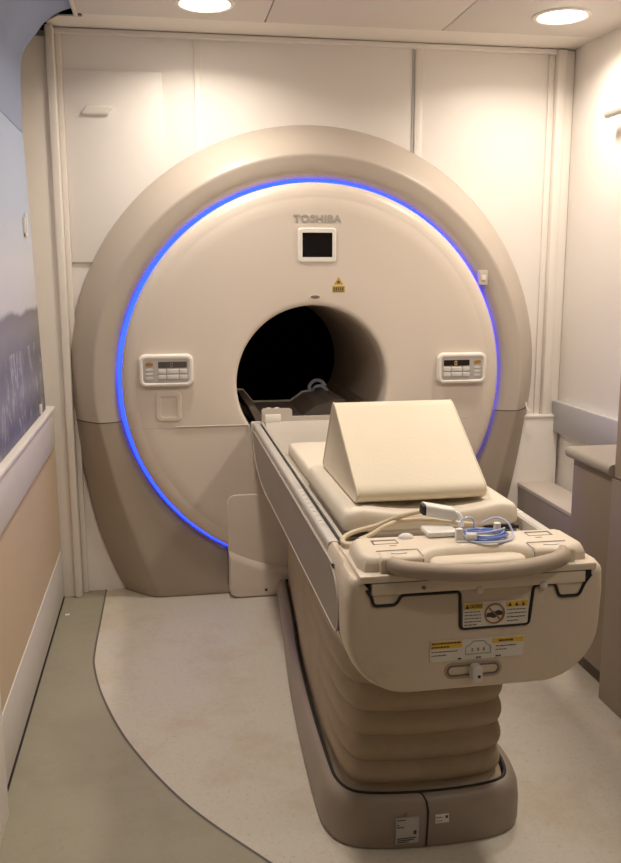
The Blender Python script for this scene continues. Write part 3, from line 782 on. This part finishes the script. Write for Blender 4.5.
# wedge
wp = [(-1.578, .8205), (-1.592, .828), (-1.597, .842), (-1.590, .856), (-1.575, .866), (-1.33, 1.020), (-1.312, 1.029), (-1.295, 1.030), (-1.280, 1.022), (-1.150, .838), (-1.140, .826), (-1.146, .8205)]
bm = bmesh.new(); xw0, xw1 = -.187, .150
rings = []
cyw, czw = -1.38, .89
for x, s in ((xw0+.001, .965), (xw0-.0005, .985), (xw0+.003, 1.0), (xw0+.01, 1.0), (-.01, 1.0), (xw1-.01, 1), (xw1-.003, 1), (xw1+.0005, .985), (xw1-.001, .965)):
    rings.append([(x, cyw+(y-cyw)*s, max(.8205, czw+(z-czw)*s)) for y, z in wp])
loft(bm, rings)
we = thing('wedge_cushion', 'cream vinyl wedge knee cushion standing on the couch mattress', 'cushion', (-.01, -1.37, .8205))
obj('cushion', bm, 'wedge', we, ang=50)
bm = bmesh.new()
for x in (xw0+.002, xw1-.002):
    bm = bmesh.new(); tube(bm, [(x, y, z) for y, z in wp[2:11]], .0022, 6); obj('piping', bm, 'wedge', we)

# ------------------------------------------------------------------ cables on the couch end
hs = thing('coil_cable', 'looped tan cable with white plugs lying behind the couch handle console', 'cable', (-.05, -1.76, .80))
bm = bmesh.new()
tube(bm, smoothpts([(-.196, -1.735, .7765), (-.229, -1.764, .7765), (-.249, -1.768, .7765), (-.253, -1.738, .7765), (-.238, -1.705, .777), (-.207, -1.682, .780), (-.160, -1.676, .788), (-.125, -1.684, .803), (-.095, -1.704, .820), (-.046, -1.706, .828), (-.005, -1.730, .826), (.004, -1.765, .820)], 7), .0058, 10)
obj('cable', bm, 'hose', hs)
bm = bmesh.new()
tube(bm, smoothpts([(-.212, -1.735, .7765), (-.180, -1.722, .783), (-.145, -1.709, .797), (-.103, -1.694, .803), (-.04, -1.690, .803), (.011, -1.721, .803), (.046, -1.752, .805), (.056, -1.775, .809)], 7), .0052, 10)
obj('cable', bm, 'hose', hs)
bm = bmesh.new(); box(bm, -.078, -.006, -1.830, -1.768, .8005, .8135, bev=.005); obj('plug', bm, 'plug', hs, label='flat white plug')
bm = bmesh.new()
loft(bm, [[(x, y+(x+.03)*-.25, z-(x+.06)*.16) for y, z in rrect(-1.760, .846, .040, .028, .006, 3)] for x in (-.064, -.057, -.022, -.008, 0)]); pg = obj('plug', bm, 'plug', hs, label='raised white plug with a dark end')
bm = B(-.072, -.063, -1.770, -1.741, .836, .858, bev=.002); obj('plug_socket', bm, 'black', hs, pg)
bm = bmesh.new(); tube(bm, smoothpts([(-.004, -1.768, .838), (.010, -1.772, .836), (.016, -1.778, .826), (.015, -1.785, .810)], 5), .007, 8); obj('plug_boot', bm, 'plug', hs, pg)
bm = bmesh.new()
loft(bm, [[(-.125+r*math.cos(2*PI*i/14), -1.815+.018*math.sin(2*PI*i/14)*r/.03, z) for i in range(14)] for r, z in ((.019, .8005), (.016, .806), (.009, .810), (.004, .811))]); obj('strain_knob', bm, 'plug', hs)

bt = thing('coiled_tubing', 'coil of blue and clear tubing with white clips on the couch end console', 'tubing', (.045, -1.85, .80))
ccx, ccy = .050, -1.842
bm = bmesh.new()
for i in range(5):
    rr_ = .030+.0042*i; z0 = .8045+.004*(i % 3)
    tube(bm, [(ccx+rr_*1.12*math.cos(2*PI*k/36), ccy+rr_*.78*math.sin(2*PI*k/36), z0+.002*math.sin(4*PI*k/36+i)) for k in range(36)], .0021, 6, close=True)
obj('blue_tube', bm, 'bluetube', bt)
bm = bmesh.new()
tube(bm, smoothpts([(ccx-.062, ccy+.005, .803), (ccx-.040, ccy-.036, .803), (ccx, ccy-.046, .803), (ccx+.045, ccy-.036, .803), (ccx+.066, ccy, .806), (ccx+.060, ccy+.02, .826), (ccx+.04, ccy+.04, .832), (ccx+.01, ccy+.045, .82)], 7), .0026, 8)
tube(bm, smoothpts([(ccx-.012, ccy+.04, .806), (ccx-.016, ccy+.03, .832), (ccx-.034, ccy+.02, .842), (ccx-.056, ccy+.01, .836), (ccx-.060, ccy, .82), (ccx-.050, ccy-.012, .806)], 7), .0024, 8)
tube(bm, smoothpts([(ccx-.045, ccy-.02, .816), (ccx-.01, ccy-.025, .819), (ccx+.03, ccy-.012, .82), (ccx+.05, ccy+.01, .816)], 6), .0022, 8)
obj('clear_tube', bm, 'cleartube', bt)
bm = bmesh.new(); tube(bm, [(ccx-.052, ccy-.022, .812), (ccx-.030, ccy-.026, .812)], .0085, 10); obj('clip', bm, 'plug', bt)
bm = bmesh.new(); tube(bm, [(ccx+.028, ccy+.0, .812), (ccx+.028, ccy+.0, .832)], .008, 10); obj('clip', bm, 'plug', bt)
bm = bmesh.new(); box(bm, ccx-.074, ccx-.058, ccy-.022, ccy-.008, .8005, .829, bev=.003); box(bm, ccx-.074, ccx-.035, ccy-.030, ccy-.016, .8005, .8035); obj('tube_stand', bm, 'plug', bt)

# ------------------------------------------------------------------ furniture on the right
be = thing('side_bench', 'low taupe bench box against the right wall beside the scanner', 'bench', (1.06, -.38, 0))
obj('bench_body', B(.975, XR-.001, -.865, .11, .001, .40, bev=.003), 'bench', be)
obj('bench_top', B(.970, XR-.036, -.866, .112, .40, .42, bev=.004), 'benchtop', be)
cb = thing('base_cabinet', 'low taupe cabinet with a rounded grey counter on the right side', 'cabinet', (.95, -1.01, 0))
obj('cabinet_body', B(.752, XR-.001, -1.158, -.872, .075, .748, bev=.003), 'cab', cb)
obj('toe_kick', B(.79, XR-.001, -1.158, -.90, .001, .075), 'toe', cb, smooth=False)
bm = bmesh.new(); q = [(XR-.037, .750), (XR-.037, .788), (.742, .788)]+[(.742-.019*math.sin(math.radians(a)), .769+.019*math.cos(math.radians(a))) for a in (20, 45, 70, 90, 110, 135, 160)]+[(.742, .750)]
loft(bm, [[(x, y, z) for x, z in q] for y in (-1.16, -.872, -.862)]); obj('counter', bm, 'counter', cb)
tc_ = thing('tall_cabinet', 'tall plain taupe cabinet at the right edge of the view', 'cabinet', (.95, -1.6, 0))
obj('cabinet_body', B(.735, XR-.001, -2.05, -1.162, .001, .745, bev=.003), 'cab', tc_)
obj('cabinet_door', B(.742, XR-.038, -2.05, -1.162, .748, 1.62, bev=.004), 'cabtall', tc_)
gb = thing('wall_grab_bar', 'grey metal bar on the right wall below the ceiling', 'bar', (1.14, -.5, 1.96))
bm = bmesh.new(); tube(bm, [(1.118, -.278, 1.995), (1.118, -.283, 1.995), (1.118, -.29, 1.995), (1.118, -.75, 1.995)], lambda t: .009 if t < .1 else .0145, 12); obj('bar', bm, 'metal', gb)
for y in (-.34, -.68):
    bm = bmesh.new(); tube(bm, [(1.118, y, 1.995), (XR-.001, y, 1.995)], .008, 8); obj('bracket', bm, 'metal', gb)
for (ya, z0, z1, lab) in ((-.276, 1.515, 1.60, 'upper white clip on the seascape mural by the scanner'), (-.30, .868, .905, 'lower white clip at the foot of the seascape mural')):
    cl = bmesh.new(); xx = -1.104-(z0-.86)*.0232
    box(cl, xx, xx+.010, ya-.012, ya, z0, z1, bev=.003)
    if z1-z0 > .05: box(cl, xx-.002, xx+.010, ya-.05, ya-.012, z0, z0+.012, bev=.002); box(cl, xx, xx+.009, ya-.05, ya-.041, z0, z1-.02, bev=.002)
    tag(obj('mural_clip', cl, 'panel'), lab, 'clip', 'white clips on the mural')
tag(obj('paper_scrap', B(-1.075, -1.058, -.135, -.118, .0005, .002), 'panel', smooth=False), 'tiny white paper scrap on the olive floor by the corner', 'scrap')

# ------------------------------------------------------------------ ceiling lights
def downlight(x, y, power, lab):
    t = thing('ceiling_downlight', lab, 'light', (x, y, ZT-.012), 'round ceiling downlights')
    if y < -1:
        for q in ('label', 'category', 'group'): del t[q]
        t['kind'] = 'structure'
    bm = bmesh.new(); rings = []
    for r, z in ((.108, ZT-.0005), (.106, ZT-.006), (.094, ZT-.009), (.089, ZT-.006), (.089, ZT-.0005)):
        rings.append([(x+r*math.cos(2*PI*i/32), y+r*math.sin(2*PI*i/32), z) for i in range(32)])
    loft(bm, rings, False, False); obj('trim_ring', bm, 'panel', t)
    bm = bmesh.new(); loft(bm, [[(x+.0885*math.cos(2*PI*i/32), y+.0885*math.sin(2*PI*i/32), z) for i in range(32)] for z in (ZT-.001, ZT-.005)]); obj('diffuser', bm, 'lamp', t, label='bright warm white diffuser')
    li = bpy.data.lights.new('downlight', 'AREA'); li.shape = 'DISK'; li.size = .17; li.energy = power; li.color = (1, .89, .77); li.spread = math.radians(150)
    lo = bpy.data.objects.new('downlight', li); C.objects.link(lo); lo.location = (x, y, ZT-.011)
LP = 1.08
downlight(-.455, -.30, 5.6*LP, 'round ceiling downlight over the left of the scanner')
downlight(.872, -.362, 6*LP, 'round ceiling downlight over the right side bench')
downlight(-.455, -1.62, 7*LP, 'round ceiling downlight above the left of the couch, outside the view')
downlight(.872, -1.62, 8.5*LP, 'round ceiling downlight above the cabinets, outside the view')
downlight(.872, -2.95, 3*LP, 'fill lamp added as a ceiling downlight over the near end of the room, outside the view')  # unseen lamp added as front fill on the couch end

# ------------------------------------------------------------------ world, camera, view
w_ = bpy.data.worlds.new('World'); bpy.context.scene.world = w_; w_.use_nodes = True
w_.node_tree.nodes['Background'].inputs[0].default_value = (0, 0, 0, 1)
F_, YAW, PIT, ROLL = 857.32, .17109187, .18151496, -.0025097
cy, sy, cp, sp = math.cos(YAW), math.sin(YAW), math.cos(PIT), math.sin(PIT)
fw = Vector((sy*cp, cy*cp, -sp)); rt = Vector((cy, -sy, 0)); u_ = rt.cross(fw)
c, s = math.cos(ROLL), math.sin(ROLL)
r2 = c*rt+s*u_; u2 = -s*rt+c*u_
cam = bpy.data.cameras.new('Camera'); co_ = bpy.data.objects.new('Camera', cam); C.objects.link(co_)
cam.sensor_fit = 'VERTICAL'; cam.sensor_height = 36; cam.lens = F_/863*36; cam.clip_start = .02
mw = Matrix(((r2.x, u2.x, -fw.x, -.646052), (r2.y, u2.y, -fw.y, -3.58889), (r2.z, u2.z, -fw.z, 1.378914), (0, 0, 0, 1)))
co_.matrix_world = mw
sn = bpy.context.scene; sn.camera = co_
sn.view_settings.view_transform = 'Standard'; sn.view_settings.look = 'None'; sn.view_settings.gamma = 1; sn.view_settings.exposure = .14
sn.view_settings.use_curve_mapping = False
